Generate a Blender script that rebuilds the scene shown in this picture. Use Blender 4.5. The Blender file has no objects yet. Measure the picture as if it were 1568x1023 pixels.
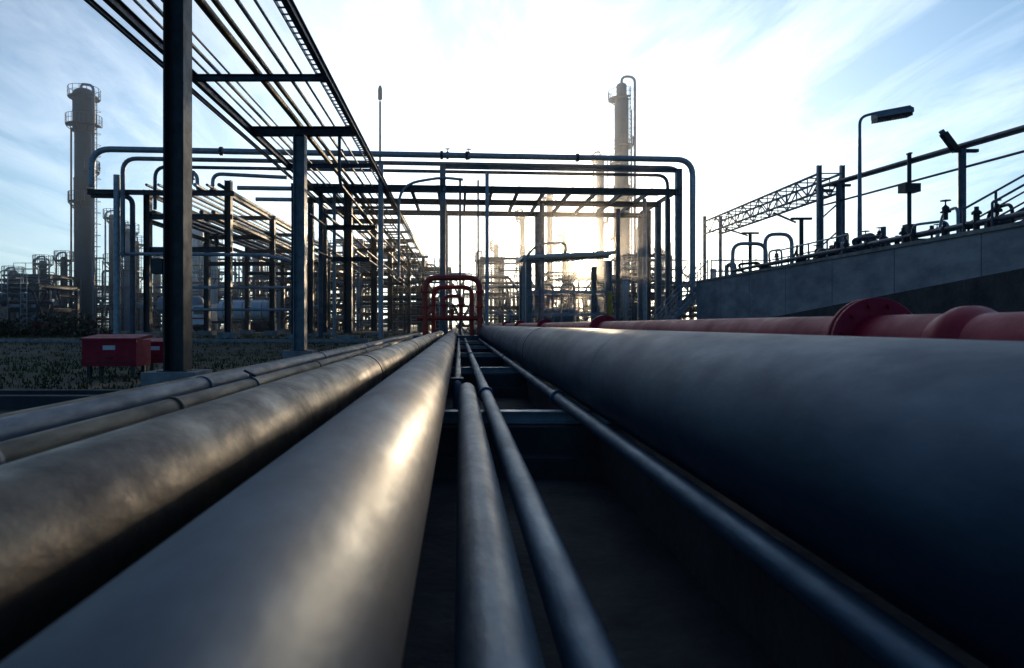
import bpy, math, random
from mathutils import Vector, Matrix
scene = bpy.context.scene
scene.view_settings.view_transform = 'Standard'
scene.view_settings.look = 'None'
scene.view_settings.exposure = 0
SUN_AZ = math.radians(11.1); SUN_EL = math.radians(4.95)

# ------------------------------------------------------------------ materials
def mat(name, c, rough=0.5, metal=0.0, c2=None, scale=3.0, bump=0.0, bscale=20.0, stretch=(1,1,1), coat=0.0, rvar=0.12, spec=0.5):
    m = bpy.data.materials.new(name); m.use_nodes = True
    nt = m.node_tree; b = nt.nodes['Principled BSDF']
    tc = nt.nodes.new('ShaderNodeTexCoord'); mp = nt.nodes.new('ShaderNodeMapping')
    mp.inputs['Scale'].default_value = stretch
    nt.links.new(tc.outputs['Object'], mp.inputs['Vector'])
    n = nt.nodes.new('ShaderNodeTexNoise'); n.inputs['Scale'].default_value = scale
    n.inputs['Detail'].default_value = 6; n.inputs['Roughness'].default_value = 0.65
    nt.links.new(mp.outputs[0], n.inputs['Vector'])
    r = nt.nodes.new('ShaderNodeValToRGB')
    r.color_ramp.elements[0].position = 0.35; r.color_ramp.elements[1].position = 0.68
    if c2 is None: c2 = tuple(x*0.6 for x in c)
    r.color_ramp.elements[0].color = (*c2, 1); r.color_ramp.elements[1].color = (*c, 1)
    nt.links.new(n.outputs['Fac'], r.inputs['Fac']); nt.links.new(r.outputs['Color'], b.inputs['Base Color'])
    mr = nt.nodes.new('ShaderNodeMapRange'); mr.inputs['From Min'].default_value=.3; mr.inputs['From Max'].default_value=.7
    mr.inputs['To Min'].default_value = min(1, rough+rvar); mr.inputs['To Max'].default_value = max(0.05, rough-rvar)
    nt.links.new(n.outputs['Fac'], mr.inputs['Value']); nt.links.new(mr.outputs[0], b.inputs['Roughness'])
    b.inputs['Metallic'].default_value = metal
    b.inputs['Coat Weight'].default_value = coat
    b.inputs['Specular IOR Level'].default_value = spec
    if bump > 0:
        n2 = nt.nodes.new('ShaderNodeTexNoise'); n2.inputs['Scale'].default_value = bscale; n2.inputs['Detail'].default_value = 4
        nt.links.new(mp.outputs[0], n2.inputs['Vector'])
        bp = nt.nodes.new('ShaderNodeBump'); bp.inputs['Strength'].default_value = bump; bp.inputs['Distance'].default_value = 0.02
        nt.links.new(n2.outputs['Fac'], bp.inputs['Height']); nt.links.new(bp.outputs[0], b.inputs['Normal'])
    return m

M_PIPE  = mat('painted_pipe_blue_grey', (0.034,0.074,0.122), 0.56, 0.72, (0.020,0.045,0.078), 3.6, 0.28, 6, (1,0.45,1), rvar=.07, spec=.12)
M_PIPES = mat('slim_pipe_blue_grey', (0.070,0.13,0.19), 0.50, 0.6, (0.040,0.08,0.125), 6, 0.3, 14, (1,0.4,1), rvar=.08, spec=.2)
M_PIPEB = mat('bare_pipe_weathered', (0.075,0.062,0.046), 0.46, 0.7, (0.018,0.020,0.026), 4.5, 0.45, 7, (1,0.6,1), rvar=.13, spec=.2)
M_PIPEY = mat('pipe_ochre', (0.16,0.115,0.055), 0.55, 0.0, (0.06,0.05,0.035), 6, 0.2, 12, (1,0.3,1), spec=.3)
M_PIPEG = mat('pipe_light_grey', (0.12,0.16,0.20), 0.5, 0.2, (0.06,0.085,0.11), 6, 0.2, 12, (1,0.3,1), spec=.25)
M_RED   = mat('red_paint', (0.42,0.010,0.035), 0.58, 0.0, (0.26,0.006,0.022), 5, 0.1, 15, spec=.3)
M_REDO  = mat('red_oxide_paint', (0.60,0.06,0.03), 0.5, 0.0, (0.36,0.035,0.02), 5)
M_DARK  = mat('dark_painted_steel', (0.035,0.034,0.038), 0.5, 0.1, (0.02,0.02,0.024), 4, 0.1, 25)
M_STEEL = mat('weathered_steel', (0.10,0.12,0.15), 0.5, 0.2, (0.05,0.06,0.08), 3, 0.1, 25)
M_LSTEEL= mat('pale_steel', (0.22,0.25,0.28), 0.5, 0.2, (0.12,0.14,0.16), 3, 0.1, 25)
M_GALV  = mat('galvanised_steel', (0.34,0.39,0.43), 0.45, 0.35, (0.22,0.26,0.29), 5)
M_RUST  = mat('rusty_pipe', (0.26,0.15,0.06), 0.55, 0.1, (0.13,0.08,0.04), 4)
M_TOWER = mat('tower_cladding', (0.22,0.28,0.33), 0.5, 0.1, (0.13,0.17,0.21), 0.5, 0.05, 2)
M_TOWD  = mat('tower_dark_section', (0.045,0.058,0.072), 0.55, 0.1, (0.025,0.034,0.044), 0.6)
M_WHITE = mat('white_paint', (0.75,0.76,0.76), 0.4, 0.0, (0.55,0.56,0.57), 1.0)
M_CONC  = mat('concrete_wall', (0.37,0.39,0.41), 0.85, 0, (0.20,0.215,0.235), 0.8, 0.35, 14, (1,1,2.2))
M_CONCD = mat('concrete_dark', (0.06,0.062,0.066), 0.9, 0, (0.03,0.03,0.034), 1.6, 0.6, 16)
M_CONCL = mat('concrete_footing', (0.34,0.33,0.31), 0.85, 0, (0.18,0.175,0.17), 3, 0.5, 20)
M_RUBBER= mat('rubber', (0.02,0.02,0.02), 0.8)
M_GLASS = mat('dark_glass', (0.03,0.04,0.05), 0.1, 0, rvar=0.02)
M_YEL   = mat('yellow_paint', (0.6,0.42,0.05), 0.5)
M_PATH  = mat('path_concrete', (0.42,0.41,0.39), 0.9, 0, (0.28,0.27,0.26), 1.5, 0.3, 20)

def ground_mat():
    m = bpy.data.materials.new('ground_grass_and_dirt'); m.use_nodes = True
    nt = m.node_tree; b = nt.nodes['Principled BSDF']; b.inputs['Roughness'].default_value = 0.95
    tc = nt.nodes.new('ShaderNodeTexCoord')
    a = nt.nodes.new('ShaderNodeTexNoise'); a.inputs['Scale'].default_value = 0.25; a.inputs['Detail'].default_value = 8
    f = nt.nodes.new('ShaderNodeTexNoise'); f.inputs['Scale'].default_value = 7; f.inputs['Detail'].default_value = 8
    for x in (a, f): nt.links.new(tc.outputs['Object'], x.inputs['Vector'])
    r = nt.nodes.new('ShaderNodeValToRGB'); r.color_ramp.elements[0].position = .42; r.color_ramp.elements[1].position = .6
    r.color_ramp.elements[0].color = (.035,.048,.015,1); r.color_ramp.elements[1].color = (.08,.072,.045,1)
    nt.links.new(a.outputs['Fac'], r.inputs['Fac'])
    mx = nt.nodes.new('ShaderNodeMixRGB'); mx.blend_type = 'MULTIPLY'; mx.inputs['Fac'].default_value = .8
    r2 = nt.nodes.new('ShaderNodeValToRGB'); r2.color_ramp.elements[0].position = .3; r2.color_ramp.elements[1].position = .7
    r2.color_ramp.elements[0].color = (.4,.4,.4,1); r2.color_ramp.elements[1].color = (1.2,1.2,1.2,1)
    nt.links.new(f.outputs['Fac'], r2.inputs['Fac'])
    nt.links.new(r.outputs[0], mx.inputs[1]); nt.links.new(r2.outputs[0], mx.inputs[2]); nt.links.new(mx.outputs[0], b.inputs['Base Color'])
    bp = nt.nodes.new('ShaderNodeBump'); bp.inputs['Strength'].default_value = .8; bp.inputs['Distance'].default_value = .05
    nt.links.new(f.outputs['Fac'], bp.inputs['Height']); nt.links.new(bp.outputs[0], b.inputs['Normal'])
    return m
M_GROUND = ground_mat()
M_GRASS = mat('grass_blades', (0.075,0.095,0.028), 0.85, 0, (0.03,0.042,0.014), 0.7, spec=.2)
M_SHRUB = mat('shrub_leaves', (0.045,0.055,0.02), 0.8, 0, (0.018,0.024,0.01), 1.2)

# ------------------------------------------------------------------ mesh builder
class B:
    def __init__(s, name):
        s.name=name; s.v=[]; s.f=[]; s.mi=[]; s.sm=[]; s.mats=[]
    def m(s, mt):
        if mt not in s.mats: s.mats.append(mt)
        return s.mats.index(mt)
    def add(s, vs, fs, mt, smooth=False):
        o=len(s.v); k=s.m(mt); s.v.extend([tuple(x) for x in vs])
        for f in fs:
            s.f.append([i+o for i in f]); s.mi.append(k); s.sm.append(smooth)
    def box(s, x0,x1,y0,y1,z0,z1, mt):
        vs=[(x,y,z) for z in (z0,z1) for y in (y0,y1) for x in (x0,x1)]
        s.add(vs, [(0,2,3,1),(4,5,7,6),(0,1,5,4),(2,6,7,3),(0,4,6,2),(1,3,7,5)], mt)
    def frame(s, p0,p1, up=None):
        d=(Vector(p1)-Vector(p0)).normalized()
        u=Vector(up) if up else (Vector((0,0,1)) if abs(d.z)<0.95 else Vector((1,0,0)))
        a=d.cross(u).normalized(); c=a.cross(d).normalized()
        return d,a,c
    def sweep(s, p0,p1, sec, mt, up=None):
        p0=Vector(p0);p1=Vector(p1); d,a,c=s.frame(p0,p1,up); n=len(sec)
        vs=[p0+a*x+c*y for x,y in sec]+[p1+a*x+c*y for x,y in sec]
        fs=[(i,(i+1)%n,n+(i+1)%n,n+i) for i in range(n)]+[tuple(range(n-1,-1,-1)),tuple(range(n,2*n))]
        s.add(vs,fs,mt)
    def beam(s,p0,p1,w,h,mt,up=None):
        w/=2;h/=2; s.sweep(p0,p1,[(-w,-h),(w,-h),(w,h),(-w,h)],mt,up)
    def hbeam(s,p0,p1,w,h,mt,up=None,t=None):
        t=t or max(.012,h*.07); w/=2;h/=2;k=t/2
        s.sweep(p0,p1,[(-w,-h),(w,-h),(w,-h+t),(k,-h+t),(k,h-t),(w,h-t),(w,h),(-w,h),(-w,h-t),(-k,h-t),(-k,-h+t),(-w,-h+t)],mt,up)
    def tube(s,pts,r,mt,n=10,bend=0,closed=False):
        P=[Vector(p) for p in pts]
        if bend and len(P)>2:
            Q=[P[0]]
            for i in range(1,len(P)-1):
                a=P[i-1]-P[i]; c=P[i+1]-P[i]; t=min(bend,a.length*.48,c.length*.48)
                q0=P[i]+a.normalized()*t; q2=P[i]+c.normalized()*t
                for k in range(7):
                    e=k/6; Q.append(q0*(1-e)**2+P[i]*2*e*(1-e)+q2*e*e)
            Q.append(P[-1]); P=Q
        N=len(P); d0=(P[1]-P[0]).normalized()
        u=Vector((0,0,1)) if abs(d0.z)<.9 else Vector((1,0,0))
        a=d0.cross(u).normalized(); vs=[]
        for i in range(N):
            if closed: d=(P[(i+1)%N]-P[i-1]).normalized()
            else: d=(P[min(i+1,N-1)]-P[max(i-1,0)]).normalized()
            a=(a-d*a.dot(d)).normalized(); c=d.cross(a)
            for k in range(n):
                th=2*math.pi*k/n; vs.append(P[i]+(a*math.cos(th)+c*math.sin(th))*r)
        fs=[]
        for i in range(N if closed else N-1):
            j=(i+1)%N
            for k in range(n):
                l=(k+1)%n; fs.append((i*n+k,i*n+l,j*n+l,j*n+k))
        s.add(vs,fs,mt,True)
        if not closed:
            s.add(vs[:n],[tuple(range(n-1,-1,-1))],mt); s.add(vs[-n:],[tuple(range(n))],mt)
    def ring(s,c,axis,R,r,mt,n=18,m=6):
        c=Vector(c);ax=Vector(axis).normalized(); u=Vector((0,0,1)) if abs(ax.z)<.9 else Vector((1,0,0))
        a=ax.cross(u).normalized(); b=ax.cross(a)
        s.tube([c+(a*math.cos(2*math.pi*k/n)+b*math.sin(2*math.pi*k/n))*R for k in range(n)],r,mt,m,closed=True)
    def rev(s,c,prof,mt,n=20,axis='z'):
        vs=[]
        for r,h in prof:
            for k in range(n):
                t=2*math.pi*k/n; x,y=r*math.cos(t),r*math.sin(t)
                vs.append((c[0]+x,c[1]+y,c[2]+h) if axis=='z' else ((c[0]+h,c[1]+x,c[2]+y) if axis=='x' else (c[0]+y,c[1]+h,c[2]+x)))
        fs=[]
        for i in range(len(prof)-1):
            for k in range(n):
                l=(k+1)%n; fs.append((i*n+k,i*n+l,(i+1)*n+l,(i+1)*n+k))
        s.add(vs,fs,mt,True)
    def vessel(s,c,r,L,mt,axis='z',n=16):
        pr=[(0.001,0),(r*.5,r*.07),(r*.86,r*.25),(r,r*.5),(r,L-r*.5),(r*.86,L-r*.25),(r*.5,L-r*.07),(0.001,L)]
        s.rev(c,pr,mt,n,axis)
    def rail(s,pts,h,mt,r=.025,sp=1.5,mid=True):
        P=[Vector(p) for p in pts]; up=Vector((0,0,h))
        s.tube([p+up for p in P],r,mt,6)
        if mid: s.tube([p+up*.5 for p in P],r*.8,mt,6)
        for a,c in zip(P,P[1:]):
            n=max(1,round((c-a).length/sp))
            for i in range(n+1):
                q=a.lerp(c,i/n); s.tube([q,q+up],r,mt,6)
    def ladder(s,p0,p1,w,side,mt,r=.025,sp=.35):
        p0=Vector(p0);p1=Vector(p1);sd=Vector(side).normalized()*w/2
        s.tube([p0-sd,p1-sd],r,mt,6); s.tube([p0+sd,p1+sd],r,mt,6)
        n=int((p1-p0).length/sp)
        for i in range(1,n):
            q=p0.lerp(p1,i/n); s.beam(q-sd,q+sd,r*1.2,r*1.2,mt)
    def valve(s,p,r,mt,wheel=M_DARK):
        x,y,z=p
        s.tube([(x,y,z-r*2),(x,y,z)],r*.6,mt,8); s.rev((x,y,z),[(r*1.3,0),(r*1.3,r*.3),(r*.8,r*.5),(r*.9,r*1.4),(r*.4,r*1.9),(r*.18,r*2.2),(r*.18,r*3.6),(.001,r*3.6)],mt,10)
        s.ring((x,y,z+r*3.3),(0,0,1),r*1.2,r*.13,wheel); s.beam((x-r*1.2,y,z+r*3.3),(x+r*1.2,y,z+r*3.3),r*.15,r*.15,wheel)
    def done(s):
        me=bpy.data.meshes.new(s.name); me.from_pydata(s.v,[],s.f)
        for mt in s.mats: me.materials.append(mt)
        me.polygons.foreach_set('material_index',s.mi); me.polygons.foreach_set('use_smooth',s.sm)
        me.update(); o=bpy.data.objects.new(s.name,me); scene.collection.objects.link(o); return o

# ------------------------------------------------------------------ ground
GY=[-300,-20,0,10,18,22,24,26,28,30,32,34,40,60,120,400,4000]
def gz(y):
    if y<=22: return -1.2
    if y>=34: return -0.7
    t=(y-22)/12; t=t*t*(3-2*t); return -1.2+.5*t
def sheet(name,x0,x1,y0,y1,off,mt,zf=gz):
    ys=[y0]+[y for y in GY if y0<y<y1]+[y1]; b=B(name); vs=[];fs=[]
    for y in ys: vs+= [(x0,y,zf(y)+off),(x1,y,zf(y)+off)]
    for i in range(len(ys)-1): fs.append((2*i,2*i+1,2*i+3,2*i+2))
    b.add(vs,fs,mt); return b.done()
sheet('ground',-4000,4000,-300,4000,0,M_GROUND)
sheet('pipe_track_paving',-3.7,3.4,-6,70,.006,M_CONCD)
b=B('added_sun_blocker'); b.box(3.4,3.6,-6,70,-1.5,-.62,M_CONCD); b.done()  # added low wall, keeps the low sun from shining in beneath the pipes
b=B('added_dark_filler'); b.box(1.12,1.42,-6,69,-1.5,-.85,M_CONCD); b.done()  # added dark block, hides skylit paving so the gap below the pipe looks shaded
b=B('concrete_path')
b.box(-30,-4.2,30.2,31.6,gz(31)-.3,gz(31)+.05,M_PATH)
b.box(-30,-4.2,30.05,30.2,gz(31)-.3,gz(31)+.10,M_CONCL)
b.done()
b=B('service_road'); b.box(-90,-17,52,58,-.9,-.68,M_PATH); b.box(-90,-17,51.8,52,-.9,-.58,M_CONCL); b.done()
b=B('drain_channel')
b.box(-14,-4.6,9.3,9.5,-1.3,-1.02,M_CONCD); b.box(-14,-4.6,10.4,10.6,-1.3,-1.05,M_CONCD)
b.done()

# grass
random.seed(4); b=B('grass')
vs=[];fs=[]
def blade(x,y,h):
    a=random.uniform(0,6.28); w=.012+.012*random.random(); lx=random.uniform(-.4,.4)*h; ly=random.uniform(-.4,.4)*h
    z=gz(y); i=len(vs); dx,dy=math.cos(a)*w,math.sin(a)*w
    vs.extend([(x-dx,y-dy,z),(x+dx,y+dy,z),(x+lx*.4+dx*.6,y+ly*.4+dy*.6,z+h*.6),(x+lx*.4-dx*.6,y+ly*.4-dy*.6,z+h*.6),(x+lx,y+ly,z+h)])
    fs.extend([(i,i+1,i+2,i+3),(i+3,i+2,i+4)])
for _ in range(4200):
    y=10+ (random.random()**1.3)*38; x=-3.9-random.random()*(7+y*.55)
    if 29.9<y<31.8 or (9.2<y<10.7): continue
    for k in range(5): blade(x+random.gauss(0,.10),y+random.gauss(0,.10),random.uniform(.02,.075)*(1+.8*random.random()))
b.add(vs,fs,M_GRASS); b.done()
random.seed(9); b=B('shrub_hedge'); vs=[];fs=[]
for _ in range(9000):
    x=-random.uniform(21,46); y=36+random.random()*4
    top=.9+.35*math.sin(x*1.3)+.3*math.sin(x*3.1+1)
    z=-.7+random.random()**.8*top; s_=.09+.07*random.random(); i=len(vs)
    a=Vector((random.gauss(0,1),random.gauss(0,1),random.gauss(0,1))).normalized(); c=a.cross(Vector((.3,.5,.8))).normalized(); p=Vector((x,y,z))
    vs.extend([p-a*s_,p+c*s_*.5,p+a*s_,p-c*s_*.5]); fs.append((i,i+1,i+2,i+3))
b.add([tuple(v) for v in vs],fs,M_SHRUB); b.done()

# ------------------------------------------------------------------ foreground pipes
def fpipe(name,x,z,r,mt,y0=-3,y1=68,n=72,rings=(),ringk=1.06,ringw=.05,welds=()):
    b=B(name); b.tube([(x,y0,z),(x,y1,z)] ,r,mt,n)
    for y in rings: b.rev((x,y,z),[(r*.99,-ringw),(r*ringk,-ringw),(r*ringk,ringw),(r*.99,ringw)],mt,n,'y')
    for y in welds: b.rev((x,y,z),[(r*.998,-.012),(r+.0010,-.006),(r+.0014,0),(r+.0010,.006),(r*.998,.012)],mt,n,'y')
    return b
fpipe('large_blue_pipe',-.308,-.5,.22,M_PIPE,rings=(11.2,17.2,23.2,29.2),ringk=1.02,ringw=.02,welds=(5.2,)).done()
fpipe('large_blue_pipe',1.214,-.378,.342,M_PIPE,n=96,rings=(9,21,33),ringk=1.012,ringw=.02,welds=(4.4,)).done()
fpipe('weathered_pipe',-.965,-.512,.207,M_PIPEB,rings=(6.5,12.5,18.5,24.5),ringk=1.03,ringw=.02,welds=(3.4,)).done()
fpipe('ochre_pipe',-2.2,-.65,.085,M_PIPEY,n=32,rings=(5,10,15,20),ringk=1.15,ringw=.03).done()
fpipe('light_grey_pipe',-2.75,-.661,.1,M_PIPEG,n=32,rings=(7,13,19),ringk=1.1).done()
fpipe('ochre_pipe',-3.12,-.67,.06,M_PIPEY,n=24).done()
fpipe('light_grey_pipe',-1.55,-.66,.06,M_PIPEG,n=24,rings=(6,12,18),ringk=1.2).done()
b=B('turned_down_pipe'); b.tube([(.074,-3,-.637),(.074,6.4,-.637),(.074,6.4,-1.25)],.083,M_PIPES,32,bend=.16); b.done()
fpipe('slim_pipe',.257,-.665,.055,M_PIPES,n=32,rings=(6.2,14,22),ringk=1.35,ringw=.06).done()
fpipe('slim_pipe',.904,-.67,.05,M_PIPES,n=32,rings=(6.0,13,20),ringk=1.35,ringw=.07).done()
b=B('slim_pipe'); b.tube([(-.02,68,-.67),(-.02,7.2,-.67),(-.02,7.2,-1.25)],.05,M_PIPEG,20,bend=.1)
b.box(-.09,.05,7.3,7.42,-.76,-.6,M_DARK); b.done()
# red pipe with flanges
b=B('red_flanged_pipe'); x,z,r=2.0,-.085,.13
b.tube([(x,-3,z),(x,68,z)],r,M_RED,64)
for y in (3.15,9.0,15.1,21.2,27.3):
    for o in (-.034,.006):
        b.rev((x,y+o,z),[(r,0),(r*1.6,0),(r*1.65,.005),(r*1.65,.025),(r*1.6,.03),(r,.03)],M_RED,56,'y')
    for k in range(12):
        t=2*math.pi*(k+.5)/12; b.tube([(x+math.cos(t)*r*1.38,y-.055,z+math.sin(t)*r*1.38),(x+math.cos(t)*r*1.38,y+.055,z+math.sin(t)*r*1.38)],.011,M_RED,6)
b.rev((x,2.55,z),[(r,-.10),(r*1.1,-.06),(r*1.22,-.02),(r*1.22,.02),(r*1.1,.06),(r,.10)],M_RED,64,'y')
b.done()
# sleepers
for i,y in enumerate((5.5,11.1,16.7,22.3,28,34,40,46,52)):
    b=B('pipe_sleeper_support')
    b.hbeam((-3.5,y,-.775),(3.0,y,-.775),.12,.10,M_GALV,t=.012)
    b.box(-3.3,3.0,y-.22,y+.22,-1.3,-.83,M_CONCD)
    b.box(-3.5,3.1,y-.42,y+.36,-1.3,-1.04,M_CONCD)
    b.box(1.86,2.14,y-.1,y+.1,-.72,-.21,M_STEEL)
    for xx,rr,zz in ((-.308,.22,-.5),(-.965,.207,-.512),(-2.2,.085,-.65),(-2.75,.1,-.661)):
        b.box(xx-rr*.6,xx+rr*.6,y-.05,y+.05,-.722,zz-rr*.85,M_STEEL)
    b.done()
for (xx,yy,zz,rr) in ((-2.2,6.9,-.65,.085),(-2.2,3.0,-.65,.085),(-1.55,3.4,-.66,.06)):
    b=B('pipe_clamp')
    b.rev((xx,yy,zz),[(rr,-.03),(rr*1.15,-.03),(rr*1.15,.03),(rr,.03)],M_STEEL,24,'y')
    b.tube([(xx,yy,zz+rr),(xx,yy,zz+rr+.06)],.02,M_STEEL,8); b.tube([(xx+.05,yy,zz+rr+.02),(xx-.07,yy,zz+rr+.08)],.014,M_DARK,8)
    b.done()

# ------------------------------------------------------------------ overhead longitudinal rack
b=B('overhead_pipe_rack')
XR0,XR1,XC,ZT=-7.3,-3.62,-5.6,6.8
for y in (3,13,23,33,43,53,63):
    b.hbeam((XC,y,gz(y)+.3),(XC,y,ZT-.15),.42,.40,M_LSTEEL if y==23 else M_DARK,up=(1,0,0),t=.035)
    b.hbeam((XR0,y,ZT),(XR1,y,ZT),.26,.30,M_DARK)
    b.box(XC-.3,XC+.3,y-.28,y+.28,gz(y)+.26,gz(y)+.30,M_DARK)
    b.box(XC-.52,XC+.52,y-.45,y+.45,gz(y)-.3,gz(y)+.26+ (.12 if y<30 else 0)-.1,M_CONCL)
    if y>=33:
        b.hbeam((XR0+.6,y,4.9),(XR1-.6,y,4.9),.2,.24,M_DARK)
        b.hbeam((XR0+.9,y,3.3),(XR1-.9,y,3.3),.2,.22,M_DARK)
for y in (8,18,28,38,48,58): b.hbeam((XR0,y,ZT),(XR1,y,ZT),.16,.16,M_STEEL)
for x in (XR0,XR1): b.hbeam((x,-4,ZT+.02),(x,66,ZT+.02),.14,.24,M_STEEL)
b.hbeam((XR0-.35,-4,ZT-.1),(XR0-.35,30,ZT-.1),.08,.12,M_STEEL)
zt=ZT+.16
for x,r,mt in ((-7.0,.035,M_LSTEEL),(-6.7,.05,M_LSTEEL),(-6.4,.03,M_LSTEEL),(-5.65,.10,M_RUST),(-5.3,.07,M_RUST),(-4.8,.05,M_LSTEEL),(-4.4,.035,M_GALV)):
    b.tube([(x,-4,zt+r),(x,66,zt+r)],r,mt,12)
for x in (-6.9,-6.2,-5.0,-4.5): 
    b.tube([(x,30,5.1),(x,66,5.1)],.07,M_STEEL,8)
    b.tube([(x*.98,31,3.5),(x*.98,66,3.5)],.06,M_STEEL,8)
for x in (-4.02,-3.72): b.beam((x,-4,ZT+.28),(x,62,ZT+.28),.03,.10,M_STEEL)
y=-4
while y<62: b.beam((-4.02,y,ZT+.27),(-3.72,y,ZT+.27),.03,.03,M_STEEL); y+=.32
b.tube([(-4.4,24,zt),(-4.4,24,5.2),(-4.4,33,5.1)],.06,M_STEEL,8,bend=.5)
b.box(-6.05,-5.82,12.8,13.05,1.0,1.3,M_DARK)
b.done()
b=B('cable_ladder_drop')
pts=[(-5.0,44,6.9),(-4.4,48,6.2),(-4.0,52,5.2),(-3.8,56,4.6),(-3.6,66,4.4)]
for a,c in zip(pts,pts[1:]): b.ladder(a,c,.9,(1,0,0),M_DARK,.06,.6)
for dz in (1.2,):
    for a,c in zip(pts,pts[1:]): b.ladder((a[0]+.9,a[1],a[2]-dz),(c[0]+.9,c[1],c[2]-dz),.7,(1,0,0),M_DARK,.06,.6)
for x,y,z in ((-4.0,52,5.2),(-3.6,62,4.4),(-3.0,55,5.6)): b.hbeam((x,y,-.7),(x,y,z),.25,.25,M_DARK)
b.hbeam((-4.1,55,5.7),(-2.6,55,5.7),.2,.2,M_DARK)
b.done()

# ------------------------------------------------------------------ cross rack
def yr(x): return 34+.07*x
b=B('cross_pipe_rack')
ZB=7.05
def along(x0,x1,dy,z,r,mt,n=12): b.tube([(x0,yr(x0)+dy,z),(x1,yr(x1)+dy,z)],r,mt,n)
def alongH(x0,x1,dy,z,w,h,mt): b.hbeam((x0,yr(x0)+dy,z),(x1,yr(x1)+dy,z),w,h,mt)
alongH(-8.6,11.9,0,ZB,.25,.32,M_DARK); alongH(-8.6,11.9,3.6,ZB,.25,.30,M_DARK); alongH(-8.6,11.9,7.4,ZB,.25,.30,M_DARK)
alongH(-.9,11.9,0,8.2,.16,.2,M_STEEL)
for i,x in enumerate((-8.4,-.85,5.0,11.7)):
    for dy in (0,3.6,7.4):
        if x==5.0 and dy<4: continue
        b.hbeam((x,yr(x)+dy,-.75),(x,yr(x)+dy,8.3 if dy==0 and x>-2 else ZB),.30,.30,M_LSTEEL if i else M_DARK,up=(1,0,0))
        b.box(x-.4,x+.4,yr(x)+dy-.4,yr(x)+dy+.4,-.8,-.5,M_CONCL)
for x in (11.7,):
    b.hbeam((x,yr(x)+1.8,-.75),(x,yr(x)+1.8,ZB),.25,.25,M_LSTEEL,up=(1,0,0))
    b.hbeam((x,yr(x)+5.5,-.75),(x,yr(x)+5.5,ZB),.25,.25,M_STEEL,up=(1,0,0))
for k in range(15):
    x=-8.2+k*1.42; b.hbeam((x,yr(x),ZB+.1),(x,yr(x)+7.4,ZB+.1),.14,.2,M_STEEL)
b.tube([(-18.3,yr(-18)-.2,6.9),(-18.3,yr(-18)-.2,8.75),(12.4,yr(12.4)-.2,8.75),(12.4,yr(12.4)-.2,1.0)],.15,M_GALV,16,bend=.9)
b.tube([(-17.0,yr(-17)+.2,3.4),(-17.0,yr(-17)+.2,8.4),(11.9,yr(11.9)+.3,8.42),(11.9,yr(11.9)+.3,1.0)],.11,M_LSTEEL,14,bend=.7)
b.tube([(-15.6,yr(-15.6)+.6,5.9),(-15.6,yr(-15.6)+.6,8.1),(11.4,yr(11.4)+.9,8.15),(11.4,yr(11.4)+.9,1.0)],.09,M_STEEL,12,bend=.6)
for dy,r,z in ((2.2,.12,7.4),(5.4,.12,7.4)): along(-12,11.3,dy,z,r,M_GALV)
for x,dy,r,mt,z0,z1 in ((1.45,-.2,.10,M_GALV,-.7,7.9),(.05,0,.06,M_STEEL,-.7,7.6),(1.0,.3,.05,M_STEEL,-.7,7.6),(-3.9,-1.2,.13,M_GALV,-.7,8.0),(-7.2,.5,.12,M_STEEL,-.7,7.0),(-6.6,1.0,.09,M_GALV,-.7,7.0),(4.8,3.6,.14,M_LSTEEL,-.7,7),(10.6,2.6,.12,M_GALV,-.7,7.2),(9.9,6.0,.14,M_STEEL,-.7,7.2)):
    b.tube([(x,yr(x)+dy,z0),(x,yr(x)+dy,z1)],r,mt,12)
b.tube([(-3.1,yr(-3)-.2,2.4),(-3.1,yr(-3)-.2,7.2),(-.9,yr(-1)-.2,7.6),(.2,yr(0)-.2,7.5)],.07,M_GALV,10,bend=1.2)
for x in (-12,-6,-.9,.4,6.2):
    y=yr(x)-.2; b.rev((x,y,8.75),[(.15,-.07),(.22,-.07),(.22,.07),(.15,.07)],M_DARK,16,'x')
for x in (-.6,.5): b.valve((x,yr(x)-.2,8.75),.1,M_DARK)
b.done()

# ------------------------------------------------------------------ left rack
b=B('side_pipe_rack')
ZL=7.0
for y in (34,42,50,60,72):
    for x in (-16.2,-12.0):
        b.hbeam((x,y,-.75),(x,y,ZL+ (.5 if x==-12 and y==34 else 0)),.34,.32,M_DARK,up=(1,0,0)); b.box(x-.45,x+.45,y-.45,y+.45,-.8,-.4,M_CONCL)
    for z in (ZL-.15,5.6,3.9): b.hbeam((-16.4,y,z),(-11.8,y,z),.2,.26,M_DARK)
for x in (-16.2,-12.0):
    for z in (ZL-.2,5.4): b.hbeam((x,34,z),(x,74,z),.16,.22,M_DARK)
random.seed(3)
for k in range(7):
    x=-16+k*.62; b.tube([(x,33.4,ZL+.15),(x,74,ZL+.15)],random.choice((.07,.1,.14)),random.choice((M_STEEL,M_GALV,M_STEEL)),10)
    b.tube([(x+.1,34,5.85),(x+.1,74,5.85)],random.choice((.05,.09,.12)),M_STEEL,8)
b.tube([(-15.4,34.2,7.2),(-15.4,34.2,8.0),(-13.7,34.2,8.0),(-13.7,34.2,6.9),(-12.9,34.2,6.9),(-12.9,34.2,7.9),(-9,34.2,7.7)],.1,M_GALV,12,bend=.5)
b.tube([(-16.8,33.6,-.7),(-16.8,33.6,6.6),(-18.8,33.4,6.6)],.13,M_STEEL,12,bend=.5)
b.tube([(-17.4,33.2,3.6),(-10,33.8,3.6),(-8.4,33.8,3.2)],.09,M_GALV,12,bend=.4)
b.tube([(-17.4,33.2,-.7),(-17.4,33.2,7.6)],.16,M_GALV,12)
b.hbeam((-18.9,33.2,6.75),(-11.6,33.7,6.75),.18,.24,M_DARK)
for z in (0.8,2.0): b.tube([(-16.2,35,z),(-9,35.5,z)],.08,M_GALV,10)
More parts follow.
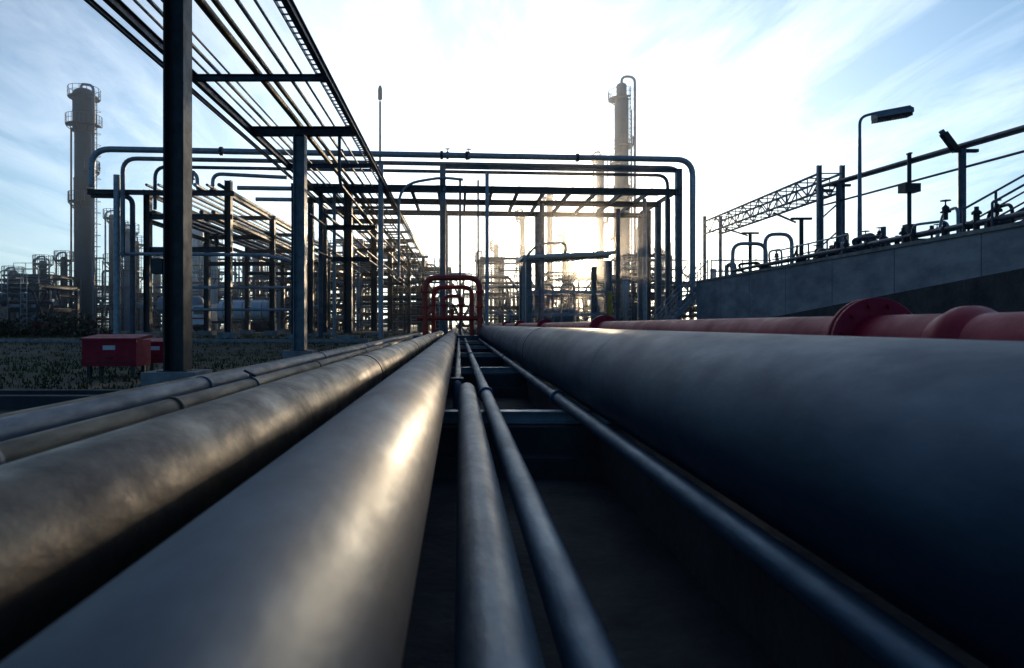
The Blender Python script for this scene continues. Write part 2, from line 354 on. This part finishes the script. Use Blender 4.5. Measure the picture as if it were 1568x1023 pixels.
for x,y,z in ((-14,34.2,7.6),(-15.2,34.2,6.2),(-13,35,4.4)): b.valve((x,y,z),.13,M_DARK)
b.done()

# ------------------------------------------------------------------ towers
def tower(name,x,y,z0,segs,plats,mt_ladder,ladder_side,pipe=None,top=None):
    b=B(name); z=z0
    for r,zt,mt in segs:
        b.rev((x,y,0),[(r,z),(r,zt)],mt,28)
        b.rev((x,y,0),[(r*1.04,zt-.12),(r*1.04,zt+.0)],mt,28)
        k=z+2.2
        while k<zt: b.rev((x,y,k),[(r*1.001,-.03),(r*1.015,-.03),(r*1.015,.03),(r*1.001,.03)],mt,28); k+=2.4
        z=zt; rl=r
    b.rev((x,y,z),[(rl,0),(rl*.9,rl*.3),(rl*.5,rl*.55),(.001,rl*.62)],segs[-1][2],28)
    for zp,rp,a0,a1 in plats:
        n=14; A=[math.radians(a0+(a1-a0)*i/n) for i in range(n+1)]
        vs=[];rin=rl*.9
        for a in A:
            c,s_=math.cos(a),math.sin(a)
            vs+=[(x+rin*c,y+rin*s_,zp),(x+rp*c,y+rp*s_,zp),(x+rp*c,y+rp*s_,zp+.12),(x+rin*c,y+rin*s_,zp+.12)]
        fs=[]
        for i in range(n):
            for k in range(4): fs.append((i*4+k,i*4+(k+1)%4,i*4+4+(k+1)%4,i*4+4+k))
        b.add(vs,fs,M_DARK)
        b.rail([(x+rp*math.cos(a),y+rp*math.sin(a),zp+.1) for a in A],1.0,M_STEEL,.028,1.0)
        for a in A[::3]: b.beam((x+rin*math.cos(a),y+rin*math.sin(a),zp-.6),(x+rp*math.cos(a),y+rp*math.sin(a),zp),.08,.08,M_DARK)
    lx=x+ladder_side*(rl+.35)
    b.ladder((lx,y-.4,z0),(lx,y-.4,z-.2),.5,(0,1,0),mt_ladder,.045,.5)
    k=z0+3
    while k<z: b.ring((lx+ladder_side*.2,y-.4,k),(0,0,1),.34,.022,mt_ladder,10,4); k+=1.2
    if pipe: 
        for pts,r,mt in pipe: b.tube(pts,r,mt,10,bend=.7)
    return b
X,Y=-40.2,70
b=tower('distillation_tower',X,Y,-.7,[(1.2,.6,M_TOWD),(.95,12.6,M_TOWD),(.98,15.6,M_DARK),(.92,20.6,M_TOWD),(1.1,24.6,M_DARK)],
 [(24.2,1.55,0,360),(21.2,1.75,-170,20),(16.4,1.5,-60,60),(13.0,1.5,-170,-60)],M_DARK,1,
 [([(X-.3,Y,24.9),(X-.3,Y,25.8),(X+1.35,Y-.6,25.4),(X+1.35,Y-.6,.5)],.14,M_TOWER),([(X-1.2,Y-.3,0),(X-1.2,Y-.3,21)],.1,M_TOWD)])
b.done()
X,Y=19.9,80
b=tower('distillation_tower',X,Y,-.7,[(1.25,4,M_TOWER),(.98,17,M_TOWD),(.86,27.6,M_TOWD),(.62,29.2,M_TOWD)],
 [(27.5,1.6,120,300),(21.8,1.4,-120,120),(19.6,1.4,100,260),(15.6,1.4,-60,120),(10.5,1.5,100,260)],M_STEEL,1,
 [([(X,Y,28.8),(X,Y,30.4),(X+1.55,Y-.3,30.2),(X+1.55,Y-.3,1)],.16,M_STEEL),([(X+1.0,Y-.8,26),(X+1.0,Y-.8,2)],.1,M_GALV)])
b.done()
for (px,ytop,Y,r,mt) in ((919,238,90,.55,M_TOWD),(842,295,88,.42,M_TOWD),(800,326,84,.33,M_TOWD),(866,352,86,.5,M_TOWD),(760,372,92,.35,M_TOWD),(983,352,94,.4,M_TOWD),(1012,380,90,.5,M_TOWD),(738,390,80,.3,M_TOWD)):
    X=(px-703)*Y/1000; zt=(497-ytop)*Y/1000
    b=tower('process_column',X,Y,-.7,[(r*1.15,zt*.35,mt),(r,zt-.4,mt)],[(zt-.8,r+.6,90,300),(zt*.6,r+.6,-60,120)],M_STEEL,1,[([(X,Y,zt-.3),(X,Y,zt+.5),(X-r-.4,Y-.2,zt+.3),(X-r-.4,Y-.2,0)],.10,M_TOWD)])
    b.done()
for (px,ytop,Y,r,mt) in ((173,328,78,.45,M_TOWD),(183,345,80,.4,M_TOWER),(197,350,76,.5,M_TOWER),(208,368,82,.4,M_TOWD),(303,335,90,.75,M_WHITE),(322,372,84,.9,M_WHITE),(395,372,95,.8,M_TOWER),(420,380,95,.6,M_TOWER),(500,372,90,.6,M_TOWD),(66,398,74,.4,M_TOWD),(98,392,72,.35,M_TOWD),(20,415,76,.5,M_TOWD),(240,385,92,.5,M_TOWD),(375,392,84,.35,M_TOWD),(455,385,88,.45,M_TOWD),(540,380,92,.4,M_TOWD),(625,392,86,.4,M_TOWD)):
    X=(px-703)*Y/1000; zt=(497-ytop)*Y/1000
    tower('process_column',X,Y,-.7,[(r,zt-.3,mt)],[(zt-.6,r+.6,0,360),(zt*.55,r+.6,-150,100)],M_STEEL,1,[([(X+.2,Y,zt-.3),(X+.2,Y,zt+.5),(X-r-.3,Y-.3,zt+.2),(X-r-.3,Y-.3,0)],.1,M_GALV)]).done()
b=B('lighting_mast'); X,Y=-7.26,60
b.rev((X,Y,-.7),[(.17,0),(.14,10),(.10,19),(.10,21.2)],M_STEEL,12); b.rev((X,Y,20.6),[(.10,0),(.2,.1),(.2,1.0),(.12,1.3),(.001,1.4)],M_DARK,12); b.done()

# ------------------------------------------------------------------ process units (mid-distance plant)
def unit(cx,cy,w,d,levels,lh,seed,dens=1.0,dark=False):
    R=random.Random(seed); b=B('process_unit'); z0=-.7
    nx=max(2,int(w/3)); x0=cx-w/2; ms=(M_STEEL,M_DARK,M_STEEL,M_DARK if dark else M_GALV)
    H=[R.randint(max(1,levels-1),levels) for _ in range(nx)]
    for i in range(nx+1):
        h=max(H[max(0,i-1)],H[min(i,nx-1)])*lh
        x=x0+w*i/nx
        for y in (cy-d/2,cy+d/2): b.hbeam((x,y,z0),(x,y,z0+h),.25,.25,M_STEEL)
    for i in range(nx):
        xa=x0+w*i/nx; xb=x0+w*(i+1)/nx
        for l in range(1,H[i]+1):
            z=z0+l*lh
            for y in (cy-d/2,cy+d/2): b.hbeam((xa,y,z),(xb,y,z),.18,.24,M_DARK)
            for x in (xa,xb): b.hbeam((x,cy-d/2,z),(x,cy+d/2,z),.18,.24,M_DARK)
            if R.random()<.55: b.box(xa+.01,xb-.01,cy-d/2+.1,cy+d/2-.1,z+.13,z+.17,M_STEEL)
            if R.random()<.7: b.rail([(xa,cy-d/2,z+.13),(xb,cy-d/2,z+.13)],1.1,R.choice((M_GALV,M_STEEL)),.03,1.2)
            for k in range(int(3*dens)):
                z2=z-R.uniform(.2,lh*.8); mt=R.choice(ms); yy=cy-d/2-R.uniform(.1,1.2); r=R.choice((.04,.06,.09,.13))
                b.tube([(xa-R.uniform(0,3),yy,z2),(xb+R.uniform(0,2),yy,z2),(xb+R.uniform(0,2),yy,z2-R.uniform(1,3))],r,mt,8,bend=.35)
        if R.random()<.5: b.beam((xa,cy-d/2-.02,z0),(xb,cy-d/2-.02,z0+lh),.1,.1,M_STEEL)
    for k in range(int(w*.8*dens)):
        t=R.random(); x=x0+R.random()*w; y=cy-d/2-R.uniform(.3,2.0)
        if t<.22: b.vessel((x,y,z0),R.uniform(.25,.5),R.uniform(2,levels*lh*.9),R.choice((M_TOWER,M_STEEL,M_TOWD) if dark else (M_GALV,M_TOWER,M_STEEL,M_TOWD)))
        elif t<.34:
            r=R.uniform(.3,.55); L=R.uniform(1.6,3); z=z0+R.choice((1.4,lh+r+.2)); b.vessel((x,y,z),r,L,R.choice((M_STEEL,M_TOWER,M_TOWD)),'x')
            for q in (.25,.75): b.box(x+L*q-.12,x+L*q+.12,y-.35,y+.35,z0,z-r*.6,M_CONCL)
        elif t<.85:
            h=R.uniform(1.5,levels*lh*1.12); mt=R.choice(ms); dx=R.uniform(-2.5,2.5)
            b.tube([(x,y,z0),(x,y,z0+h),(x+dx,y,z0+h),(x+dx,y+.2,z0+R.uniform(.3,h*.8))],R.choice((.05,.07,.1,.14)),mt,8,bend=.4)
            b.valve((x,y-.02,z0+min(h,R.uniform(1,2.2))),.15,M_DARK)
        else: b.ladder((x,y,z0),(x,y,z0+levels*lh+.8),.45,(1,0,0),M_GALV,.03,.35)
    return b.done()
def U(px0,px1,top,Y,seed,d=5,lv=3,dens=1.0,dark=False):
    xa=(px0-703)*Y/1000; xb=(px1-703)*Y/1000; h=(497-top)*Y/1000+.7; unit((xa+xb)/2,Y,xb-xa,d,lv,h/lv,seed,dens,dark)
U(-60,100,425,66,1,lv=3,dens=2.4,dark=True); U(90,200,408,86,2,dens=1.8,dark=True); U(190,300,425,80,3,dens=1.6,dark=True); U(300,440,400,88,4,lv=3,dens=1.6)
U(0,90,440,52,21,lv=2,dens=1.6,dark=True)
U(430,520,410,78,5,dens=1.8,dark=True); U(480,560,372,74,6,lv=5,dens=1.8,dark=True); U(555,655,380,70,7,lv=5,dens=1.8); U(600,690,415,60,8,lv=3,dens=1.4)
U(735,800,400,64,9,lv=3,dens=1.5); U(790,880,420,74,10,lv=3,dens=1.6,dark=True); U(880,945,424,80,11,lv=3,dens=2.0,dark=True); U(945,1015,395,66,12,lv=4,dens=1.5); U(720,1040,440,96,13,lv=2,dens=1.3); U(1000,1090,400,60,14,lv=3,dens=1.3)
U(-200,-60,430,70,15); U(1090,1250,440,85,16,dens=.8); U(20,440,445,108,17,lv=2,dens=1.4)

# ------------------------------------------------------------------ shelter
b=B('equipment_shelter')
x0,x1,y0,y1=3.95,8.75,38,42
for x in (x0+.1,x1-.1):
    for y in (y0,y1): b.hbeam((x,y,-.75),(x,y,3.75),.34,.34,M_LSTEEL)
vs=[(x0-.3,y0-.5,3.80),(x1+.3,y0-.5,4.08),(x1+.3,y1+.4,4.28),(x0-.3,y1+.4,4.0),(x0-.3,y0-.5,3.98),(x1+.3,y0-.5,4.26),(x1+.3,y1+.4,4.46),(x0-.3,y1+.4,4.18)]
b.add(vs,[(0,3,2,1),(4,5,6,7),(0,1,5,4),(1,2,6,5),(2,3,7,6),(3,0,4,7)],M_WHITE)
b.hbeam((x0,y0,3.62),(x1,y0,3.92),.2,.18,M_LSTEEL)
for z in (.6,1.9): b.hbeam((x0,y0,z),(x1,y0,z),.14,.18,M_GALV)
b.rail([(x0,y0-.2,.7),(x1,y0-.2,.7)],1.0,M_GALV,.03,1.2)
b.box(x0+.2,x0+.32,y0+.2,y1-.2,-.75,3.4,M_CONC)
b.vessel((5.0,40.2,.4),.6,2.4,M_TOWER,'x'); b.box(5.4,5.6,39.9,40.5,-.7,0,M_CONCL); b.box(6.8,7,39.9,40.5,-.7,0,M_CONCL)
for x in (4.8,6.1): b.tube([(x,39,-.7),(x,39,2.4),(x+.8,39,2.4),(x+.8,39,-.7)],.08,M_GALV,10,bend=.3)
b.tube([(x0-.3,37.3,-.7),(x0-.3,37.3,3.6),(x0+.5,37.3,4.6),(x0+2.2,37.4,4.7),(x0+2.2,38,4.0)],.07,M_GALV,10,bend=.5)
b.done()
b=B('bollard_post'); b.tube([(8.6,37.3,-.7),(8.6,37.3,1.8)],.14,M_YEL,12); b.rev((8.6,37.3,1.8),[(.14,0),(.1,.08),(.001,.12)],M_YEL,12); b.done()

# ------------------------------------------------------------------ red manifold
b=B('red_pipe_manifold'); Y=30
b.tube([(-1.55,Y,-.5),(-1.55,Y,2.15),(.95,Y,2.15),(.95,Y,-.5)],.13,M_REDO,16,bend=.55)
b.tube([(-1.2,Y+.6,-.5),(-1.2,Y+.6,1.75),(.6,Y+.6,1.75),(.6,Y+.6,-.5)],.10,M_REDO,16,bend=.4)
b.tube([(-1.9,Y,.3),(1.1,Y,.3)],.11,M_REDO,14)
b.tube([(-.7,Y,.3),(-.7,Y,1.3),(.1,Y,1.3),(.1,Y,.3)],.09,M_REDO,14,bend=.25)
for x,z in ((-1.55,.8),(.95,.8),(-1.55,1.5),(.95,1.5),(-.7,.9),(.1,.9)):
    b.rev((x,Y,z),[(.13,-.05),(.2,-.05),(.2,.05),(.13,.05)],M_REDO,16)
for x in (-1.2,-.3,.6): b.valve((x,Y-.1,.5),.11,M_REDO,M_DARK)
b.box(-2.1,1.4,Y-.2,Y+.8,-.72,-.5,M_STEEL)
b.done()

# ------------------------------------------------------------------ hose boxes
def hosebox(x0,x1,y0,y1,zb,zt):
    b=B('fire_hose_box')
    b.box(x0,x1,y0,y1,zb,zt-.08,M_RED)
    vs=[(x0-.03,y0-.05,zt-.08),(x1+.03,y0-.05,zt-.08),(x1+.03,y1+.03,zt-.02),(x0-.03,y1+.03,zt-.02),(x0-.03,y0-.05,zt-.03),(x1+.03,y0-.05,zt-.03),(x1+.03,y1+.03,zt+.05),(x0-.03,y1+.03,zt+.05)]
    b.add(vs,[(0,3,2,1),(4,5,6,7),(0,1,5,4),(1,2,6,5),(2,3,7,6),(3,0,4,7)],M_RED)
    for x in (x0+.12,x1-.12): 
        for y in (y0+.1,y1-.1): b.box(x-.04,x+.04,y-.04,y+.04,-1.2,zb,M_DARK)
    cx=(x0+x1)/2; w=(x1-x0)
    b.box(cx-.14,cx+.14,y0-.006,y0-.002,(zb+zt)/2+.04,(zb+zt)/2+.14,M_WHITE)
    b.beam((x0+.1,y0-.015,zb+.1),(x1-.1,y0-.015,zb+.1),.02,.02,M_DARK); b.tube([(cx-.08,y0,zb+.2),(cx-.08,y0-.05,zb+.2),(cx+.08,y0-.05,zb+.2),(cx+.08,y0,zb+.2)],.012,M_DARK,6)
    b.done()
hosebox(-8.55,-7.32,14.8,15.5,-.95,-.28); hosebox(-8.15,-7.35,16.6,17.2,-.98,-.40)
b=B('red_valve_cabinet'); b.box(-26.2,-25.2,40,40.6,-.4,.1,M_RED); b.box(-26.25,-25.15,39.95,40.65,.1,.16,M_RED); b.box(-26,-25.9,40.2,40.4,-.7,-.4,M_DARK); b.box(-25.5,-25.4,40.2,40.4,-.7,-.4,M_DARK); b.done()

# ------------------------------------------------------------------ tank truck
b=B('tank_truck'); Y=62; xa=-22.9
b.vessel((xa,Y,1.35),.95,5.2,M_WHITE,'x',24)
for q in (.8,2.6,4.4): b.rev((xa+q,Y,1.35),[(.95,-.05),(.98,-.05),(.98,.05),(.95,.05)],M_GALV,24,'x')
b.box(xa-1.6,xa+5.1,Y-.5,Y+.5,.1,.32,M_DARK)
b.box(xa+.3,xa+4.9,Y-.12,Y+.12,2.28,2.36,M_GALV)
P=[(xa-2.5,0),(xa-2.5,.9),(xa-2.2,1.75),(xa-.5,1.9),(xa-.4,0)]
vs=[(x,Y-1.05,z) for x,z in P]+[(x,Y+1.05,z) for x,z in P]; n=5
b.add(vs,[tuple(range(n-1,-1,-1)),tuple(range(n,2*n))]+[(i,(i+1)%n,n+(i+1)%n,n+i) for i in range(n)],M_WHITE)
b.box(xa-1.9,xa-.9,Y-1.06,Y-1.05,.95,1.6,M_GLASS); b.box(xa-2.3,xa-.45,Y-1.062,Y-1.052,.5,.65,M_RED)
for x in (xa-1.5,xa+3.4,xa+4.5):
    for y in (Y-1.05,Y+.8): b.rev((x,y,-.2),[(.001,0),(.25,0),(.26,.03),(.48,0),(.5,.05),(.5,.25),(.48,.28),(.001,.28)],M_RUBBER,20,'y')
b.done()
b=B('storage_drum'); b.vessel((-29.5,64,1.9),.9,4.5,M_TOWER,'x',20); 
for x in (-28.6,-26.4): b.box(x-.2,x+.2,63.4,64.6,-.7,1.3,M_CONCL)
b.done()

# ------------------------------------------------------------------ retaining wall
b=B('concrete_retaining_wall')
b.box(12,12.35,-8,33,-1.3,2.1,M_CONC); b.box(11.95,12.4,-8,33.04,2.1,2.2,M_CONCL)
b.box(12.4,40,32.7,33.0,-1.3,2.1,M_CONC)
k=-6
while k<33: b.box(11.994,12.0,k,k+.015,-1.3,2.09,M_STEEL); k+=3
b.done()
b=B('deck_paving'); b.box(12.4,60,-8,32.7,1.8,2.04,M_CONCL); b.done()
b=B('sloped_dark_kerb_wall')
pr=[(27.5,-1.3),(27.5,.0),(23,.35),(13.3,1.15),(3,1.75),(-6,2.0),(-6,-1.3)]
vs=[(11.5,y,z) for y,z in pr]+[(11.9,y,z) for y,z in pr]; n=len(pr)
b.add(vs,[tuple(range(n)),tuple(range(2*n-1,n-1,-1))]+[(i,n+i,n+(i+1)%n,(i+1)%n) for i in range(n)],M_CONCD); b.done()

b=B('steel_stair')
n=12
for i in range(n):
    x=10.2+i*.2; z=-.55+i*.225; b.box(x,x+.24,33.4,34.3,z,z+.04,M_GALV)
for y in (33.38,34.32):
    b.beam((10.1,y,-.7),(12.7,y,2.15),.05,.22,M_GALV)
    b.rail([(10.1,y,-.6),(12.7,y,2.2)],1.05,M_GALV,.028,.8)
b.rail([(12.7,33.4,2.2),(14.5,33.4,2.2)],1.1,M_GALV,.028,.9)
b.done()

b=B('deck_handrail')
b.rail([(12.6,32.6,2.1),(15.5,32.6,2.1),(15.5,28,2.1)],1.1,M_GALV,.03,1.0)
b.rail([(13.4,27.6,2.1),(13.4,22.5,2.1)],1.0,M_GALV,.03,1.3)
b.done()
random.seed(11)
b=B('deck_pipework')
for i in range(12):
    y=14.5+i*1.55; x=13.3+random.random()*1.6; h=random.uniform(.35,1.0)
    b.tube([(x,y,2.0),(x,y,2.3+h),(x+random.uniform(-.7,.7),y+.9,2.3+h),(x,y+.9,2.0)],random.choice((.04,.06,.09)),random.choice((M_DARK,M_STEEL,M_GALV)),10,bend=.25)
    b.valve((x,y+.45,2.75+random.uniform(0,.35)),random.choice((.07,.1)),M_DARK)
for i in range(16):
    y=14.2+i*.55; x=12.9+random.random()*.5; h=random.uniform(.3,.62)
    b.tube([(x,y,2.0),(x,y,2.2+h)],random.choice((.03,.05,.07)),M_DARK,8)
    b.rev((x,y,2.2+h),[(.11,-.05),(.11,0),(.05,.06),(.05,.14),(.001,.14)],M_DARK,10)
for z,x in ((2.55,13.0),(2.75,14.2)): b.tube([(x,12,z),(x,31,z)],.07,M_STEEL,10)
for y in range(13,31,3): b.box(12.9,14.4,y-.05,y+.05,2.0,2.5,M_DARK)
b.tube([(13.2,31.5,2.1),(13.2,31.5,3.9),(14.8,31.5,3.9),(14.8,31.5,2.1)],.09,M_GALV,10,bend=.5)
b.tube([(14.9,31.8,2.1),(14.9,31.8,4.4),(16.2,31.8,4.4),(16.2,31.8,2.1)],.09,M_GALV,10,bend=.5)
b.done()
b=B('pump_and_motor')
for (x,y) in ((14.2,25.0),(14.6,23.4)):
    b.vessel((x-.5,y,2.65),.27,1.0,M_DARK,'x'); b.rev((x+.5,y,2.65),[(.001,0),(.33,.02),(.33,.2),(.2,.28),(.001,.28)],M_STEEL,16,'x')
    b.tube([(x+.6,y,2.9),(x+.6,y,3.5)],.09,M_STEEL,10); b.box(x-.4,x+.8,y-.25,y+.25,2.0,2.42,M_CONCL); b.box(x-.15,x+.15,y-.4,y-.2,2.7,3.0,M_DARK)
b.done()
b=B('elevated_pipe_line')
A=Vector((16.2,6,5.0)); C=Vector((16.4,29.5,6.25))
b.tube([A,C],.085,M_STEEL,12); b.tube([A+Vector((.1,0,-.42)),C+Vector((.1,0,-.85))],.04,M_STEEL,10); b.tube([A+Vector((.35,0,.05)),C+Vector((.35,0,.02))],.06,M_GALV,10)
for y in (21.2,28.2,29.6,14,7):
    t=(y-6)/23.5; q=A.lerp(C,t); b.tube([(q.x,y,2.0),(q.x,y,q.z-.1)],.11 if y>20 else .1,M_STEEL,12); b.box(q.x-.3,q.x+.5,y-.06,y+.06,q.z-.22,q.z-.12,M_DARK)
b.done()
b=B('floodlight_post'); Y=23.5; X=16.2
b.tube([(X,Y,2.0),(X,Y,6.15)],.07,M_DARK,10); b.box(X-.28,X+.28,Y-.2,Y+.2,4.75,5.05,M_DARK); b.box(X-.15,X+.15,Y-.15,Y+.15,3.2,3.6,M_DARK); b.beam((X-.05,Y,6.15),(X+.05,Y,6.15),.2,.05,M_DARK)
b.done()
b=B('floodlight'); Y=21.2; X=16.25
b.tube([(X-.0,Y,5.6),(X-.28,Y,6.0)],.04,M_DARK,8)
b.sweep((X-.12,Y,5.62),(X-.55,Y,6.2),[(-.09,-.07),(.09,-.07),(.13,.08),(-.13,.08)],M_DARK)
b.sweep((X-.55,Y,6.2),(X-.62,Y,6.29),[(-.05,-.05),(.05,-.05),(.07,.06),(-.07,.06)],M_STEEL)
b.done()
for (X,Y,zt) in ((15.2,29.0,4.7),(15.6,35.0,4.9)):
    b=B('pipe_support_tee'); b.tube([(X,Y,2.0 if Y<32 else -.7),(X,Y,zt)],.09,M_DARK,10); b.beam((X-.45,Y,zt),(X+.45,Y,zt),.14,.1,M_DARK); b.tube([(X-1.7,Y-1,zt+.08),(X+.5,Y+1.5,zt+.08)],.05,M_STEEL,8); b.done()
b=B('truss_gangway')
for x in (15.6,16.6):
    for z in (5.75,6.55): b.tube([(x,28.3,z),(x,41.5,z)],.06,M_LSTEEL,8)
    k=28.3;i=0
    while k<41:
        a=(x,k,5.75 if i%2 else 6.55); c=(x,k+.95,6.55 if i%2 else 5.75); b.tube([a,c],.035,M_LSTEEL,6); b.tube([(x,k,5.75),(x,k,6.55)],.025,M_LSTEEL,6); k+=.95;i+=1
k=28.3
while k<41.5: b.tube([(15.6,k,5.75),(16.6,k,5.75)],.03,M_LSTEEL,6); b.tube([(15.6,k,6.55),(16.6,k,6.55)],.03,M_LSTEEL,6); k+=.95
for y in (28.3,41.5):
    for x in (15.6,16.6): b.hbeam((x,y,-.7 if y>33 else 2.0),(x,y,6.9),.16,.16,M_LSTEEL)
for y in (28.32,): 
    for z in (3.3,4.5): b.tube([(15.6,y,z),(16.6,y,z+.9)],.035,M_LSTEEL,6)
b.done()
b=B('street_lamp'); X,Y=15.95,26
b.rev((X,Y,2.0),[(.14,0),(.14,.9),(.085,1.0),(.06,5.4)],M_LSTEEL,12)
b.tube([(X,Y,7.3),(X,Y,8.25),(X+.6,Y,8.42),(X+2.0,Y,8.68)],.055,M_LSTEEL,12,bend=.5)
P0=Vector((X+.55,Y,8.30)); P1=Vector((X+2.02,Y,8.56))
b.sweep(P0,P1,[(-.2,-.12),(.2,-.12),(.15,.06),(-.15,.06)],M_LSTEEL)
for k in range(14):
    q=P0.lerp(P1,(k+.5)/14); b.beam(q+Vector((0,-.19,-.2)),q+Vector((0,.19,-.2)),.04,.14,M_DARK)
b.tube([P1+Vector((0,0,.1)),P1+Vector((.1,0,.06)),P1+Vector((.1,0,-.1))],.04,M_STEEL,8)
b.done()
b=B('deck_stair')
for y0 in (15.8,16.7):
    b.beam((13.0,y0,2.05),(16.2,y0,3.9),.06,.2,M_STEEL); b.rail([(12.9,y0,2.1),(16.2,y0,3.95)],.85,M_STEEL,.03,.9)
for i in range(10): b.box(13+i*.32,13.28+i*.32,15.8,16.7,2.1+i*.185,2.14+i*.185,M_GALV)
b.done()

# ------------------------------------------------------------------ morning mist lying over the plant
b=B('mist'); b.box(-300,300,30,230,-.68,32,M_DARK); mo=b.done(); mo.data.materials.clear()
mm=bpy.data.materials.new('thin_mist'); mm.use_nodes=True; nt=mm.node_tree; nt.nodes.remove(nt.nodes['Principled BSDF'])
vsn=nt.nodes.new('ShaderNodeVolumeScatter'); vsn.inputs['Density'].default_value=.0029; vsn.inputs['Anisotropy'].default_value=.90; vsn.inputs['Color'].default_value=(.99,.98,.98,1)
nt.links.new(vsn.outputs[0],nt.nodes['Material Output'].inputs['Volume']); mo.data.materials.append(mm)

# ------------------------------------------------------------------ sun + sky
s=Vector((math.sin(SUN_AZ)*math.cos(SUN_EL),math.cos(SUN_AZ)*math.cos(SUN_EL),math.sin(SUN_EL)))
L=bpy.data.lights.new('sun','SUN'); L.energy=2.8; L.angle=math.radians(.53); L.color=(1,.74,.46)
lo=bpy.data.objects.new('sun',L); scene.collection.objects.link(lo); lo.rotation_euler=(-s).to_track_quat('-Z','Y').to_euler()
w=bpy.data.worlds.new('World'); scene.world=w; w.use_nodes=True; nt=w.node_tree; N=nt.nodes; K=nt.links
bg=N['Background']; bg.inputs['Strength'].default_value=.12
sky=N.new('ShaderNodeTexSky'); sky.sky_type='NISHITA'; sky.sun_disc=False; sky.sun_elevation=SUN_EL; sky.sun_rotation=SUN_AZ
sky.air_density=1.0; sky.dust_density=.4; sky.ozone_density=4.0
tc=N.new('ShaderNodeTexCoord')
def math_(op,a,b_=None):
    m=N.new('ShaderNodeMath'); m.operation=op
    for i,q in enumerate((a,b_)):
        if q is None: continue
        if isinstance(q,(int,float)): m.inputs[i].default_value=q
        else: K.new(q,m.inputs[i])
    return m.outputs[0]
def vdot(vec,pw,amp):
    d=N.new('ShaderNodeVectorMath'); d.operation='DOT_PRODUCT'; K.new(tc.outputs['Generated'],d.inputs[0]); d.inputs[1].default_value=vec
    return math_('MULTIPLY',math_('POWER',math_('MAXIMUM',d.outputs['Value'],0.0),pw),amp)
def addc(colA,fac,col):
    mx=N.new('ShaderNodeVectorMath'); mx.operation='SCALE'; mx.inputs[0].default_value=col; K.new(fac,mx.inputs['Scale'])
    ad=N.new('ShaderNodeVectorMath'); ad.operation='ADD'; K.new(colA,ad.inputs[0]); K.new(mx.outputs[0],ad.inputs[1]); return ad.outputs[0]
sep=N.new('ShaderNodeSeparateXYZ'); K.new(tc.outputs['Generated'],sep.inputs[0])
zc=math_('MAXIMUM',sep.outputs['Z'],0.0); zb=math_('ADD',zc,.12)
cb=N.new('ShaderNodeCombineXYZ'); K.new(math_('DIVIDE',sep.outputs['X'],zb),cb.inputs[0]); K.new(math_('DIVIDE',sep.outputs['Y'],zb),cb.inputs[1])
mp=N.new('ShaderNodeMapping'); mp.inputs['Rotation'].default_value=(0,0,math.radians(35)); mp.inputs['Scale'].default_value=(1.6,.5,1); K.new(cb.outputs[0],mp.inputs['Vector'])
nz=N.new('ShaderNodeTexNoise'); nz.inputs['Scale'].default_value=2.0; nz.inputs['Detail'].default_value=10; nz.inputs['Roughness'].default_value=.62; nz.inputs['Distortion'].default_value=.7; K.new(mp.outputs[0],nz.inputs['Vector'])
cr=N.new('ShaderNodeValToRGB'); cr.color_ramp.elements[0].position=.40; cr.color_ramp.elements[1].position=.74; K.new(nz.outputs['Fac'],cr.inputs['Fac'])
tint=N.new('ShaderNodeVectorMath'); tint.operation='MULTIPLY'; K.new(sky.outputs['Color'],tint.inputs[0]); tint.inputs[1].default_value=(.55,.98,1.25)
c=tint.outputs[0]
c=addc(c,vdot(s,2.5,1.0),(.7,2.0,2.7))
fwd=vdot(Vector((0,1,0)),2.0,1.0)
hz=math_('MULTIPLY',math_('POWER',math_('SUBTRACT',1.0,zc),4.2),math_('ADD',fwd,.06))
c=addc(c,hz,(5.9,7.2,7.1))
g2=Vector((math.sin(.06)*math.cos(.25),math.cos(.06)*math.cos(.25),math.sin(.25)))
c=addc(c,vdot(g2,8.0,1.0),(6,5.6,5.2))
c=addc(c,vdot(s,900.0,1.0),(90,70,44))
c=addc(c,vdot(s,5000.0,1.0),(3500,2800,1900))
cm=math_('MULTIPLY',cr.outputs[0],math_('ADD',vdot(s,2.0,4.4),.6))
c=addc(c,cm,(1.2,1.1,1.0))
K.new(c,bg.inputs['Color'])

# ------------------------------------------------------------------ camera
cam=bpy.data.cameras.new('camera'); co=bpy.data.objects.new('camera',cam); scene.collection.objects.link(co)
co.location=(0,0,0); co.rotation_euler=(math.radians(90),0,0)
cam.sensor_width=36; cam.lens=36*1000/1568; cam.clip_start=.02; cam.clip_end=9000
cam.shift_x=(784-703)/1568; cam.shift_y=-(511.5-497)/1568
cam.dof.use_dof=True; cam.dof.focus_distance=22; cam.dof.aperture_fstop=4.0
scene.camera=co
